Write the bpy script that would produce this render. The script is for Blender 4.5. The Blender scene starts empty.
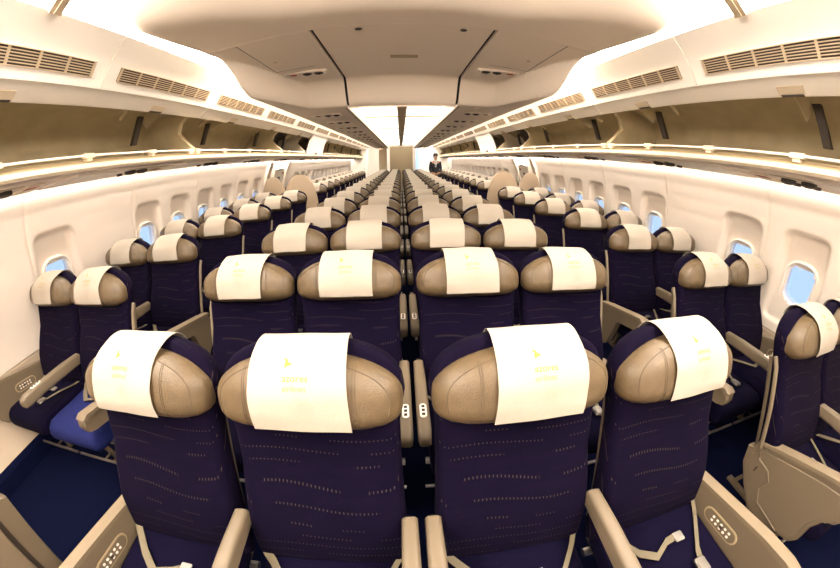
import bpy, math, random
from math import sin, cos, pi, radians as R
from mathutils import Vector, Matrix
random.seed(7)
S = bpy.context.scene
COL = S.collection
# ------------------------------------------------------------------ materials
def mat(name, col, rough=.6, metal=0, spec=.5, sheen=0, emit=None, es=0, bump=None, trans=0, coat=0):
    m = bpy.data.materials.new(name); m.use_nodes = True
    nt = m.node_tree; b = nt.nodes['Principled BSDF']
    b.inputs['Base Color'].default_value = (*col, 1); b.inputs['Roughness'].default_value = rough
    b.inputs['Metallic'].default_value = metal; b.inputs['Specular IOR Level'].default_value = spec
    b.inputs['Sheen Weight'].default_value = sheen
    b.inputs['Transmission Weight'].default_value = trans
    b.inputs['Coat Weight'].default_value = coat
    if emit: b.inputs['Emission Color'].default_value = (*emit, 1); b.inputs['Emission Strength'].default_value = es
    if bump:
        tc = nt.nodes.new('ShaderNodeTexCoord'); n = nt.nodes.new('ShaderNodeTexNoise'); bp = nt.nodes.new('ShaderNodeBump')
        n.inputs['Scale'].default_value = bump[0]; n.inputs['Detail'].default_value = 4
        bp.inputs['Strength'].default_value = bump[1]; bp.inputs['Distance'].default_value = .004
        nt.links.new(tc.outputs['Object'], n.inputs['Vector']); nt.links.new(n.outputs['Fac'], bp.inputs['Height'])
        nt.links.new(bp.outputs['Normal'], b.inputs['Normal'])
    return m
def mottle(m, c1, c2, scale, detail=6):
    nt = m.node_tree; b = nt.nodes['Principled BSDF']
    tc = nt.nodes.new('ShaderNodeTexCoord'); n = nt.nodes.new('ShaderNodeTexNoise'); r = nt.nodes.new('ShaderNodeValToRGB')
    n.inputs['Scale'].default_value = scale; n.inputs['Detail'].default_value = detail
    r.color_ramp.elements[0].position = .35; r.color_ramp.elements[1].position = .65
    r.color_ramp.elements[0].color = (*c1, 1); r.color_ramp.elements[1].color = (*c2, 1)
    nt.links.new(tc.outputs['Object'], n.inputs['Vector']); nt.links.new(n.outputs['Fac'], r.inputs['Fac'])
    nt.links.new(r.outputs['Color'], b.inputs['Base Color'])
    return m
M = {}
M['panel'] = mat('cream_wall_plastic', (.85, .765, .68), .55, bump=(300, .05))
M['ceil'] = mat('grey_beige_ceiling_panel', (.86, .765, .655), .6, bump=(500, .08))
M['white'] = mat('white_plastic', (.88, .84, .77), .45)
M['beige'] = mat('beige_armrest_plastic', (.150, .116, .076), .45, bump=(900, .1))
M['beige_top'] = mat('beige_armrest_pad', (.182, .141, .092), .5)
M['leather'] = mottle(mat('tan_leather', (.30, .225, .135), .42, bump=(260, .35)), (.090, .061, .031), (.108, .074, .038), 30)
M['seam'] = mat('dark_tan_stitching', (.085, .06, .035), .8)
M['paper'] = mat('ivory_paper_cloth', (.36, .318, .265), .85, bump=(60, .25))
M['logo'] = mat('yellow_green_print', (.27, .245, .035), .7)
M['logo2'] = mat('pale_gold_print', (.27, .225, .09), .7)
M['faint'] = mat('faint_cream_print', (.33, .285, .23), .85)
M['olive'] = mottle(mat('olive_bin_liner', (.40, .35, .22), .5), (.38, .315, .19), (.44, .37, .23), 6)
M['gold'] = mat('beige_bin_sill', (.38, .30, .175), .5)
M['binw'] = mat('cream_bin_moulding', (.72, .62, .47), .45)
M['dado'] = mat('beige_lower_wall_plastic', (.44, .36, .27), .55, bump=(300, .05))
M['dark'] = mat('black_gap', (.006, .005, .004), .9)
M['dkbrown'] = mat('dark_brown_plastic', (.035, .025, .018), .5)
M['grille'] = mat('brown_grille_backing', (.04, .024, .014), .8)
M['slat'] = mat('tan_grille_slat', (.50, .40, .28), .5)
M['metal'] = mat('brushed_steel', (.5, .48, .46), .3, metal=1)
M['belt'] = mat('beige_belt_webbing', (.15, .125, .08), .75, bump=(1200, .3))
M['mirror'] = mat('polished_buckle', (.35, .33, .30), .35, metal=1)
M['red'] = mat('red_sign', (.35, .05, .02), .5)
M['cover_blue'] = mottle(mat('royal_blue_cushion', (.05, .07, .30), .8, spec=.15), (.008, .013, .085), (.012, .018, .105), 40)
M['tag'] = mat('blue_print', (.12, .12, .42), .7)
M['skin'] = mat('skin', (.42, .22, .13), .5)
M['suit'] = mat('black_uniform', (.010, .010, .016), .7)
M['shirt'] = mat('white_shirt', (.8, .8, .8), .7)
M['hair'] = mat('black_hair', (.012, .009, .007), .5)
M['lens'] = mat('dark_lens', (.02, .018, .016), .1, coat=.5)
M['bulk'] = mat('beige_bulkhead', (.42, .335, .22), .6)
M['partition'] = mat('beige_partition', (.36, .275, .19), .55)
M['exterior'] = mat('outer_skin', (.5, .5, .5), .7)
LS = 22
M['glow'] = mat('warm_ceiling_diffuser', (.9, .85, .75), .5, emit=(1, .88, .76), es=LS)
M['front_fill'] = mat('unseen_front_fill', (.9, .85, .75), .5, emit=(1, .88, .76), es=4)  # emission for the added fill panel behind the camera
M['glow2'] = mat('warm_channel_diffuser', (.9, .85, .75), .5, emit=(1, .90, .74), es=2.2)
M['wash'] = mat('warm_wall_wash_tube', (.9, .85, .75), .5, emit=(1, .88, .76), es=30)
def glassmat():
    m = bpy.data.materials.new('window_pane_acrylic'); m.use_nodes = True; nt = m.node_tree
    nt.nodes.clear(); o = nt.nodes.new('ShaderNodeOutputMaterial'); t = nt.nodes.new('ShaderNodeBsdfTransparent')
    g = nt.nodes.new('ShaderNodeBsdfGlossy'); mx = nt.nodes.new('ShaderNodeMixShader'); fr = nt.nodes.new('ShaderNodeFresnel')
    g.inputs['Roughness'].default_value = .08; t.inputs['Color'].default_value = (.9, .94, 1, 1)
    mx.inputs[0].default_value = .07; nt.links.new(t.outputs[0], mx.inputs[1]); nt.links.new(g.outputs[0], mx.inputs[2])
    nt.links.new(mx.outputs[0], o.inputs[0]); return m
M['glass'] = glassmat()
def fabric(name, base, base2, dot):
    m = mat(name, base, .9, sheen=.0, spec=.08); nt = m.node_tree; b = nt.nodes['Principled BSDF']
    N = nt.nodes.new; L = nt.links.new
    def math(op, a, c=None, d=None):
        n = N('ShaderNodeMath'); n.operation = op
        for i, v in enumerate((a, c, d)):
            if v is None: continue
            if isinstance(v, (int, float)): n.inputs[i].default_value = v
            else: L(v, n.inputs[i])
        return n.outputs[0]
    tc = N('ShaderNodeTexCoord'); sp = N('ShaderNodeSeparateXYZ'); L(tc.outputs['Object'], sp.inputs[0])
    x, y, z = sp.outputs
    zz = math('SUBTRACT', z, y)
    wob = math('MULTIPLY', math('SINE', math('MULTIPLY', x, 14)), .2)
    v = math('ADD', math('DIVIDE', zz, .024), wob)
    row = math('FLOOR', v)
    u = math('ADD', math('DIVIDE', x, .0115), math('MULTIPLY', row, .37))
    fu = math('MULTIPLY', math('SUBTRACT', math('FRACT', u), .5), .0115)
    fv = math('MULTIPLY', math('SUBTRACT', math('FRACT', v), .5), .024)
    d = math('ADD', math('MULTIPLY', fu, fu), math('MULTIPLY', fv, fv))
    dotm = math('LESS_THAN', d, .00145 ** 2)
    wn = N('ShaderNodeTexWhiteNoise'); wn.noise_dimensions = '2D'; cv = N('ShaderNodeCombineXYZ')
    L(math('FLOOR', math('ADD', math('DIVIDE', x, .075), math('MULTIPLY', row, .43))), cv.inputs[0]); L(row, cv.inputs[1]); L(cv.outputs[0], wn.inputs[0])
    grp = math('GREATER_THAN', wn.outputs[0], .3)
    fac = math('MULTIPLY', dotm, grp)
    ns = N('ShaderNodeTexNoise'); ns.inputs['Scale'].default_value = 9; mp = N('ShaderNodeMapping'); mp.inputs['Scale'].default_value = (1, 3, 7)
    L(tc.outputs['Object'], mp.inputs[0]); L(mp.outputs[0], ns.inputs['Vector'])
    mx = N('ShaderNodeMix'); mx.data_type = 'RGBA'; L(ns.outputs['Fac'], mx.inputs[0])
    mx.inputs[6].default_value = (*base, 1); mx.inputs[7].default_value = (*base2, 1)
    m2 = N('ShaderNodeMix'); m2.data_type = 'RGBA'; L(fac, m2.inputs[0]); L(mx.outputs[2], m2.inputs[6]); m2.inputs[7].default_value = (*dot, 1)
    L(m2.outputs[2], b.inputs['Base Color'])
    bp = N('ShaderNodeBump'); wv = N('ShaderNodeTexNoise'); wv.inputs['Scale'].default_value = 500
    L(tc.outputs['Object'], wv.inputs['Vector']); L(wv.outputs['Fac'], bp.inputs['Height']); bp.inputs['Strength'].default_value = .3; bp.inputs['Distance'].default_value = .002
    L(bp.outputs[0], b.inputs['Normal'])
    return m
M['navy'] = fabric('navy_dotted_weave', (.0016, .0009, .0078), (.0042, .0017, .0118), (.055, .042, .040))
M['navy_plain'] = mat('navy_plain_weave', (.0024, .0015, .0115), .9, sheen=.0, spec=.08, bump=(400, .3))
M['carpet'] = mottle(mat('navy_carpet', (.02, .03, .10), .95, spec=.05, bump=(700, .8)), (.0020, .0036, .019), (.0036, .0058, .027), 160)
# ------------------------------------------------------------------ mesh builder
class MB:
    def __init__(s): s.v = []; s.f = []; s.m = []
    def add(s, vs, fs, mi=0):
        o = len(s.v); s.v += [tuple(p) for p in vs]; s.f += [tuple(i + o for i in f) for f in fs]; s.m += [mi] * len(fs)
    def box(s, c, d, mi=0, rot=None):
        hx, hy, hz = d[0] / 2, d[1] / 2, d[2] / 2
        P = [Vector((a * hx, b * hy, e * hz)) for a in (-1, 1) for b in (-1, 1) for e in (-1, 1)]
        if rot is not None: P = [rot @ p for p in P]
        c = Vector(c)
        s.add([p + c for p in P], [(0, 1, 3, 2), (4, 6, 7, 5), (0, 4, 5, 1), (2, 3, 7, 6), (0, 2, 6, 4), (1, 5, 7, 3)], mi)
    def loft(s, rings, mi=0, cap=True, closed=True):
        n = len(rings[0]); vs = [p for r in rings for p in r]; fs = []
        for i in range(len(rings) - 1):
            for j in range(n if closed else n - 1):
                k = (j + 1) % n
                fs.append((i * n + j, i * n + k, (i + 1) * n + k, (i + 1) * n + j))
        if cap and closed:
            fs.append(tuple(range(n - 1, -1, -1))); fs.append(tuple(range((len(rings) - 1) * n, len(rings) * n)))
        s.add(vs, fs, mi)
    def prism(s, out, axis, a, b, mi=0, bev=0):
        """outline in the plane across `axis` ('x': (y,z), 'y': (x,z), 'z': (x,y)), from a to b"""
        def P(q, t):
            return {'x': (t, q[0], q[1]), 'y': (q[0], t, q[1]), 'z': (q[0], q[1], t)}[axis]
        if bev:
            cx = sum(q[0] for q in out) / len(out); cy = sum(q[1] for q in out) / len(out)
            def ins(q):
                d = Vector((q[0] - cx, q[1] - cy)); l = d.length
                d = d * max(0, (l - bev) / l); return (cx + d.x, cy + d.y)
            I = [ins(q) for q in out]
            sg = 1 if b > a else -1
            s.loft([[P(q, a) for q in I], [P(q, a + sg * bev) for q in out], [P(q, b - sg * bev) for q in out], [P(q, b) for q in I]], mi)
        else: s.loft([[P(q, a) for q in out], [P(q, b) for q in out]], mi)
    def tube(s, pts, r, mi=0, n=8, cap=True):
        pts = [Vector(p) for p in pts]; rings = []
        for i, p in enumerate(pts):
            t = (pts[min(i + 1, len(pts) - 1)] - pts[max(i - 1, 0)]).normalized()
            u = t.cross(Vector((0, 0, 1)));
            if u.length < .1: u = t.cross(Vector((1, 0, 0)))
            u.normalize(); w = t.cross(u)
            rr = r[i] if isinstance(r, (list, tuple)) else r
            rings.append([p + u * rr * cos(2 * pi * k / n) + w * rr * sin(2 * pi * k / n) for k in range(n)])
        s.loft(rings, mi, cap)
    def ribbon(s, pts, wdir, w, th, mi=0):
        pts = [Vector(p) for p in pts]; wd = Vector(wdir).normalized(); rings = []
        for i, p in enumerate(pts):
            t = (pts[min(i + 1, len(pts) - 1)] - pts[max(i - 1, 0)]).normalized(); nn = t.cross(wd).normalized()
            rings.append([p + wd * w / 2 + nn * th / 2, p - wd * w / 2 + nn * th / 2, p - wd * w / 2 - nn * th / 2, p + wd * w / 2 - nn * th / 2])
        s.loft(rings, mi)
    def ell(s, c, r, mi=0, nu=16, nv=10, rot=None):
        c = Vector(c); rings = []
        for i in range(1, nv):
            a = pi * i / nv; ring = []
            for j in range(nu):
                b = 2 * pi * j / nu; p = Vector((r[0] * sin(a) * cos(b), r[1] * sin(a) * sin(b), r[2] * cos(a)))
                if rot is not None: p = rot @ p
                ring.append(c + p)
            rings.append(ring)
        s.loft(rings, mi)
    def mesh(s, name, mats, sharp=.7):
        me = bpy.data.meshes.new(name); me.from_pydata(s.v, [], s.f); me.update()
        for m in mats: me.materials.append(M[m] if isinstance(m, str) else m)
        me.polygons.foreach_set('material_index', s.m); me.polygons.foreach_set('use_smooth', [True] * len(s.f))
        import bmesh
        bm = bmesh.new(); bm.from_mesh(me); bmesh.ops.recalc_face_normals(bm, faces=bm.faces); bm.to_mesh(me); bm.free()
        me.set_sharp_from_angle(angle=sharp)
        return me
    def obj(s, name, mats, parent=None, sharp=.7, label=None, **kw):
        o = bpy.data.objects.new(name, s.mesh(name, mats if isinstance(mats, (list, tuple)) else [mats], sharp)); COL.objects.link(o)
        if parent: o.parent = parent
        if label: o['label'] = label
        for k, v in kw.items(): o[k] = v
        return o
def link(name, me, parent=None, label=None):
    o = bpy.data.objects.new(name, me); COL.objects.link(o); o.parent = parent
    if label: o['label'] = label
    return o
def thing(name, label, cat, loc=(0, 0, 0), group=None, rz=0):
    o = bpy.data.objects.new(name, None); COL.objects.link(o); o.location = loc; o.rotation_euler = (0, 0, rz)
    o.empty_display_size = .1; o['label'] = label; o['category'] = cat
    if group: o['group'] = group
    return o
def rrect(cx, cy, w, h, r, n=4):
    out = []
    for (sx, sy, a0) in ((1, 1, 0), (-1, 1, pi / 2), (-1, -1, pi), (1, -1, 3 * pi / 2)):
        for i in range(n + 1):
            a = a0 + pi / 2 * i / n
            out.append((cx + sx * (w / 2 - r) + r * cos(a), cy + sy * (h / 2 - r) + r * sin(a)))
    return out
def smooth(a, b, t):
    t = max(0, min(1, (t - a) / (b - a))); return t * t * (3 - 2 * t)
ORD = 'first second third fourth fifth sixth seventh eighth ninth tenth eleventh twelfth thirteenth fourteenth fifteenth sixteenth seventeenth eighteenth nineteenth twentieth'.split()
# ------------------------------------------------------------------ camera (wide fisheye)
C0 = Vector((-.0256, 0, 1.4703)); FPX, PIT, YAW, ROL = 302.6, .4045, .0596, .0038
cd = bpy.data.cameras.new('camera'); cam = bpy.data.objects.new('camera', cd); COL.objects.link(cam); S.camera = cam
cd.type = 'PANO'; cd.sensor_width = 36; cd.sensor_fit = 'HORIZONTAL'; cd.clip_start = .01
cd.panorama_type = 'FISHEYE_LENS_POLYNOMIAL'; cd.fisheye_fov = R(200)
cd.fisheye_polynomial_k0 = 0
KK = (7.72201764e-02, -1.75034523e-05, -4.12297712e-05, 6.63245777e-07)
for i, k in enumerate(KK): setattr(cd, 'fisheye_polynomial_k%d' % (i + 1), -k)
fw = Vector((sin(YAW) * cos(PIT), cos(YAW) * cos(PIT), -sin(PIT)))
rt = Vector((cos(YAW), -sin(YAW), 0)); up = rt.cross(fw)
rt2 = rt * cos(ROL) - up * sin(ROL); up2 = rt * sin(ROL) + up * cos(ROL)
rt2 = rt * cos(ROL) + up * sin(ROL) * -1; up2 = up * cos(ROL) + rt * sin(ROL)
mw = Matrix((rt2, up2, -fw)).transposed().to_4x4(); mw.translation = C0; cam.matrix_world = mw
# ------------------------------------------------------------------ seat prototype meshes
PZ, Y0S = .94, -.014                    # pillow centre height, its y on the backrest's front plane
TD = Vector((0, .387, .922)); ND = Vector((0, -.922, .387)); PC = Vector((0, Y0S, PZ))
def TN(x, t, n): return PC + Vector((x, 0, 0)) + TD * t + ND * n
def backrest_mb():
    m = MB(); rings = []; T = [-.61, -.605, -.59, -.55, -.48, -.42, -.32, -.22, -.14, -.09, -.05, 0, .04, .07, .09, .11, .120, .128, .134, .139, .142]
    for t in T:
        if t < -.05: w = .236 + .003 * sin(t * 9)
        else: w = .236 + .014 * smooth(-.07, -.02, t)
        if t > -.03: w = .250 * max(0.004, 1 - ((t + .03) / .1725) ** 3.4) ** .5
        nf = .0 + .02 * math.exp(-((t + .42) / .14) ** 2) - .012 * math.exp(-((t + .22) / .1) ** 2)
        nb = -.085 + .02 * smooth(-.1, .17, t)
        if t < -.58: k = (t + .61) / .03; nf -= .02 * (1 - k); nb += .01 * (1 - k)
        if t > .10: k = (t - .10) / .05; nf -= .03 * k * k; nb += .022 * k * k
        q = rrect(0, (nf + nb) / 2, 2 * w, nf - nb, min(.03, w * .9, (nf - nb) * .45), 5)
        rings.append([TN(a, t, b) for a, b in q])
    m.loft(rings); return m
def shell_mb():                          # hard beige rear shell, its rim shows along the sides
    m = MB(); rings = []
    for t in (-.56, -.50, -.3, -.12, -.08):
        q = rrect(0, -.082, .440, .05, .02, 3); rings.append([TN(a, t, b) for a, b in q])
    m.loft(rings)
    return m
def trim_mb(sx):
    m = MB(); m.tube([TN(sx * .243, -.50, -.055), TN(sx * .246, -.3, -.045), TN(sx * .248, -.12, -.045), TN(sx * .246, -.07, -.055)], .010, 0, 8); return m
def pillow_pt(ph, a, k=1.0):
    """ph round the outline, a 0 at the front middle .. 1 at the rim .. back"""
    c, s_ = cos(ph), sin(ph)
    ex = 2.0 if s_ > 0 else 4.2
    r = (abs(c) ** ex + abs(s_) ** ex) ** (-1 / ex)
    hz = .112 if s_ > 0 else .088
    return (.245 * r * c * k, hz * r * s_ * k)
def pillow_front(x, t):
    """front depth of the pillow at x, t"""
    ex = 2.0 if t > 0 else 4.2; hz = .112 if t > 0 else .088
    k = ((abs(x) / .245) ** ex + (abs(t) / hz) ** ex) ** (1 / ex)
    k = min(1, k)
    return .004 + (.072 + .012 * min(1, abs(x) / .2)) * max(0, 1 - k ** 3.2) ** .5
def pillow_mb():
    m = MB(); n = 48; rings = []
    for k in (.02, .2, .4, .55, .68, .78, .86, .92, .96, .985, 1.0):
        ring = []
        for j in range(n):
            x, t = pillow_pt(2 * pi * j / n, 0, k)
            ring.append(TN(x, t, pillow_front(x * .999, t * .999) if k < 1 else .004))
        rings.append(ring)
    rings.append([TN(*(pillow_pt(2 * pi * j / n, 0, .99)), -.02) for j in range(n)])
    rings.append([TN(*(pillow_pt(2 * pi * j / n, 0, .9)), -.03) for j in range(n)])
    m.loft(rings, 0)
    # stitched seams: one along the arch, one down each side of the middle panel
    arc = []
    for j in range(0, 33):
        x, t = pillow_pt(-.5 + (pi + 1.0) * j / 32, 0, .87); arc.append(TN(x, t, pillow_front(x, t) + .0004))
    m.tube(arc, .0016, 1, 5)
    for sx in (-1, 1):
        for dx in (0, .006):
            l = [TN(sx * (.132 + dx), t, pillow_front(.132 + dx, t) + .0003) for t in [-.078 + .01 * i for i in range(17)]]
            m.tube(l, .0009, 1, 4)
    return m
PROF = [(.07, -.092), (.11, -.086), (.131, -.070), (.1430, -.048), (.1448, -.022), (.139, .004), (.126, .026), (.105, .050), (.078, .070), (.04, .083), (.014, .0875), (-.012, .087), (-.034, .085), (-.052, .081), (-.070, .075)]
def smooth_prof():
    out = []; P = [Vector(p) for p in PROF]
    for i in range(len(P) - 1):
        a = P[max(i - 1, 0)]; b = P[i]; c = P[i + 1]; d = P[min(i + 2, len(P) - 1)]
        for k in range(4):
            t = k / 4
            out.append(.5 * ((2 * b) + (c - a) * t + (2 * a - 5 * b + 4 * c - d) * t * t + (3 * b - a - 3 * c + d) * t ** 3))
    out.append(P[-1]); return out
SP = smooth_prof()
SL = [0]
for i in range(1, len(SP)): SL.append(SL[-1] + (SP[i] - SP[i - 1]).length)
def cover_pt(u, s_, off=0, skew=0, flare=0, phase=0):
    u0 = 0
    if isinstance(skew, tuple): skew, u0 = skew
    s_ = max(0, s_)
    i = 0
    while i < len(SL) - 2 and SL[i + 1] < s_: i += 1
    f = (s_ - SL[i]) / (SL[i + 1] - SL[i]); p = SP[i].lerp(SP[i + 1], f); d = (SP[i + 1] - SP[i]).normalized()
    nn = Vector((d.y, -d.x))
    if nn.dot(Vector((.3, 1))) < 0 and s_ > .15: nn = -nn
    nn = Vector((-d.y, d.x)) if s_ < 0 else nn
    fr = s_ / SL[-1]
    x = u0 + u * (1 + flare * (fr - .5)) + skew * (fr - .45)
    w = .0022 * sin(u * 40 + phase) * fr + .0022 * sin(fr * 17 + phase + u * 9) * fr
    drop = -.012 * (abs(u) / .12) ** 2 * smooth(.2, .45, fr) * (1 - smooth(.55, .8, fr))
    # rear side of the profile: push outward, away from the backrest
    o = p + Vector((0, 0))
    if fr < .22: outv = Vector((0, -1)) if fr < .12 else Vector((.7, -.7))
    elif fr < .4: outv = Vector((1, .2)).normalized()
    else: outv = Vector((.25, 1)).normalized()
    o = o + outv * (off + w) + Vector((drop * .8, 0))
    return TN(x, o.x, o.y)
def cover_mb(skew=0, flare=0, w=.118, phase=0):
    m = MB(); nu, ns = 14, 44
    g = lambda off: [[cover_pt(-w + 2 * w * j / nu, SL[-1] * (i / ns) + (.006 * sin(j / nu * 3 + phase) if i == ns else 0) * 0, off, skew, flare, phase) for j in range(nu + 1)] for i in range(ns + 1)]
    A = g(.0022); B = g(.0004); vs = [p for r in A for p in r] + [p for r in B for p in r]; fs = []; W = nu + 1; O = W * (ns + 1)
    for i in range(ns):
        for j in range(nu):
            a = i * W + j; fs.append((a, a + 1, a + W + 1, a + W)); fs.append((O + a, O + a + W, O + a + W + 1, O + a + 1))
    for j in range(nu):
        for i in (0, ns): a = i * W + j; fs.append((a, a + 1, O + a + 1, O + a))
    for i in range(ns):
        for j in (0, nu): a = i * W + j; fs.append((a, a + W, O + a + W, O + a))
    m.add(vs, fs); return m
def text_geo(txt, size):
    cu = bpy.data.curves.new('t', 'FONT'); cu.body = txt; cu.size = size; cu.align_x = 'LEFT'; cu.resolution_u = 3
    o = bpy.data.objects.new('t', cu); COL.objects.link(o); dg = bpy.context.evaluated_depsgraph_get()
    me = bpy.data.meshes.new_from_object(o.evaluated_get(dg)); vs = [v.co.copy() for v in me.vertices]; fs = [tuple(p.vertices) for p in me.polygons]
    bpy.data.objects.remove(o); bpy.data.meshes.remove(me); bpy.data.curves.remove(cu); return vs, fs
T1 = text_geo('azores', .0235); T2 = text_geo('airlines', .0205)
def logo_mb(skew=0, flare=0, phase=0, mark=1):
    m = MB(); sc = SL[-1]
    def put(vs, fs, ox, oz, mi): m.add([cover_pt(v.x + ox, sc - (.137 + oz + v.y), .0034, skew, flare, phase) for v in vs], fs, mi)
    if mark > 0: put(*T1, -.030, -.010, 0); put(*T2, -.030, -.032, 1)
    if mark > 0: return m
    bird = [Vector(p) for p in ((-.034, .047), (-.028, .038), (-.030, .022), (-.022, .026), (-.010, .031), (-.020, .036), (-.024, .044))]
    put(bird, [(0, 1, 6), (1, 2, 3), (1, 3, 5, 6), (3, 4, 5)], .004, 0, 0)
    if mark == 0: return m
    m = MB()
    for c, k in (((.012, -.068), 6),):
        for i in range(k):
            a = 2 * pi * i / k; P = []
            for q in range(9):
                b = 2 * pi * q / 8; P.append(Vector((c[0] + .017 * cos(a) + .013 * cos(b) * cos(a) - .005 * sin(b) * sin(a), c[1] + .017 * sin(a) + .013 * cos(b) * sin(a) + .005 * sin(b) * cos(a))))
            for q in range(8):
                p, r = P[q], P[q + 1]; d = (r - p).normalized(); nn = Vector((-d.y, d.x)) * .0004
                put([Vector((*(p - nn), 0)), Vector((*(p + nn), 0)), Vector((*(r + nn), 0)), Vector((*(r - nn), 0))], [(0, 1, 2, 3)], 0, 0, 2)
    tg = [Vector((.05, .129)), Vector((.075, .129)), Vector((.075, .136)), Vector((.05, .136))]
    return m
def cushion_mb():
    m = MB(); rings = []
    for y, zt, zb, w in ((-.20, .452, .36, .20), (-.215, .462, .345, .216), (-.28, .462, .34, .219), (-.40, .458, .335, .220), (-.50, .462, .33, .220), (-.555, .458, .33, .220), (-.585, .44, .338, .216), (-.60, .415, .355, .208), (-.603, .39, .37, .20)):
        q = rrect(0, (zt + zb) / 2, 2 * w, zt - zb, min(.035, (zt - zb) * .46), 5); rings.append([(a, y, b) for a, b in q])
    m.loft(rings); return m
def frame_mb():
    m = MB()
    for y in (-.24, -.50): m.tube([(-.235, y, .325), (.235, y, .325)], .016, 0, 8)
    m.box((0, -.37, .332), (.40, .36, .012), 1)
    return m
def bar_mb():
    m = MB(); m.tube([(-.235, -.515, .085), (.235, -.515, .085)], .009, 0, 8); return m
def leg_mb():
    m = MB()
    m.ribbon([(0, -.50, .28), (0, -.47, .18), (0, -.44, .02)], (1, 0, 0), .03, .022)
    m.ribbon([(0, -.24, .28), (0, -.14, .16), (0, -.10, .02)], (1, 0, 0), .03, .022)
    m.box((0, -.27, .012), (.035, .42, .02)); m.tube([(0, -.45, .085), (0, -.52, .085)], .007); return m
def arm_mb():                            # slim lift-up armrest between two seats
    m = MB(); rings = []
    for y, zt, zb, w in ((-.165, .585, .545, .018), (-.175, .600, .535, .023), (-.30, .606, .535, .0245), (-.50, .606, .535, .0245), (-.585, .604, .53, .0245), (-.615, .596, .535, .022), (-.625, .585, .55, .015)):
        q = rrect(0, (zt + zb) / 2, 2 * w, zt - zb, .015, 4); rings.append([(a, y, b) for a, b in q])
    m.loft(rings)
    return m
def control_mb():
    m = MB(); m.prism(rrect(0, -.50, .026, .07, .012), 'z', .604, .6085, 0)
    for i in range(3): m.box((-.0, -.52 + i * .02, .610), (.012, .010, .003), 1)
    return m
AO = [(-.12, .43), (-.134, .478), (-.30, .54), (-.48, .60), (-.57, .618), (-.605, .60), (-.62, .57), (-.615, .49), (-.60, .455), (-.565, .43), (-.545, .36), (-.55, .27), (-.53, .225), (-.36, .16), (-.29, .165), (-.20, .24), (-.125, .33), (-.10, .42)]
AO2 = [(-.13, .44), (-.135, .475), (-.30, .505), (-.50, .545), (-.585, .558), (-.61, .545), (-.62, .51), (-.61, .475), (-.58, .462), (-.37, .428), (-.35, .40), (-.335, .30), (-.31, .20), (-.28, .175), (-.20, .23), (-.155, .32)]
def aisle_arm_mb(out=AO2):               # wide end armrest with its hanging side panel
    m = MB()
    m.prism(out, 'x', -.027, .027, 0, .007)
    tp = out[1:6]; pad = [(y, z + .006) for y, z in tp] + [(y * .985, z - .014) for y, z in tp[::-1]]
    m.prism(pad, 'x', -.033, .033, 1, .004)
    return m
def aisle_panel_mb(sx):                  # raised cover and relief line on the outer face
    m = MB(); k = [( (y + .36) * .88 - .36, (z - .38) * .84 + .37) for y, z in AO]
    m.prism(k, 'x', sx * .026, sx * .031, 0, .003)
    ln = [(sx * .0325, y, z) for y, z in ((-.185, .475), (-.17, .44), (-.19, .41), (-.25, .40), (-.285, .36), (-.27, .30), (-.31, .24), (-.46, .215))]
    m.tube(ln, .0035, 0, 6)
    m.box((sx * .032, -.20, .36), (.003, .008, .03), 1)
    return m
BO = [(-.135, .49), (-.17, .505), (-.30, .53), (-.50, .568), (-.60, .578), (-.635, .57), (-.65, .54), (-.64, .36), (-.60, .31), (-.28, .27), (-.12, .30), (-.10, .42)]
def bulk_arm_mb():
    m = MB(); m.prism(BO, 'x', -.022, .022, 0, .007)
    pad = [(-.135, .493), (-.17, .510), (-.30, .535), (-.50, .574), (-.60, .584), (-.64, .577), (-.63, .56), (-.50, .556), (-.30, .518), (-.17, .493)]
    m.prism(pad, 'x', -.025, .025, 1, .004); return m
def pcu_mb(sx, y=-.37, z=.45, tilt=.12):
    m = MB(); c, s_ = cos(-tilt), sin(-tilt)
    def P(q): return (y + q[0] * c - q[1] * s_, z + q[0] * s_ + q[1] * c)
    m.prism([P(q) for q in rrect(0, 0, .165, .062, .030, 6)], 'x', sx * .021, sx * .0255, 0, .002)
    m.prism([P(q) for q in rrect(0, 0, .150, .049, .024, 6)], 'x', sx * .0252, sx * .027, 1)
    for i in range(5):
        for j in (-1, 1): m.prism([P(q) for q in rrect(-.045 + i * .02, j * .009, .010, .009, .002, 1)], 'x', sx * .027, sx * .0295, 2)
    m.prism([P(q) for q in rrect(-.008, 0, .014, .013, .002, 1)], 'x', sx * .027, sx * .030, 3)
    return m
def belt_mb(ph=0):
    m = MB()
    a = [(-.215, -.225, .475), (-.18, -.26, .472), (-.12, -.32 - ph * .02, .475), (-.06, -.37, .472), (-.0, -.355 + ph * .02, .474), (.05, -.33, .472)]
    b = [(.215, -.225, .475), (.19, -.27, .472), (.14, -.34, .474), (.10, -.40, .472), (.075, -.45 + ph * .02, .472)]
    if ph < 0: m.ribbon(b, (1, .4, 0), .027, .003)
    else: m.ribbon(a, (.4, 1, 0), .027, .003)
    return m
def buckle_mb():
    m = MB(); m.prism(rrect(.075, -.455, .048, .056, .008, 2), 'z', .470, .483, 0, .003); m.prism(rrect(.075, -.465, .036, .03, .005, 2), 'z', .483, .488, 0)
    return m
def anchor_mb():
    m = MB(); m.tube([(0, -.19, .44), (0, -.225, .475)], .008, 0, 6); return m
def tongue_mb():
    m = MB()
    m.prism(rrect(.055, -.335, .04, .034, .004, 2), 'z', .47, .476, 0); return m
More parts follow.
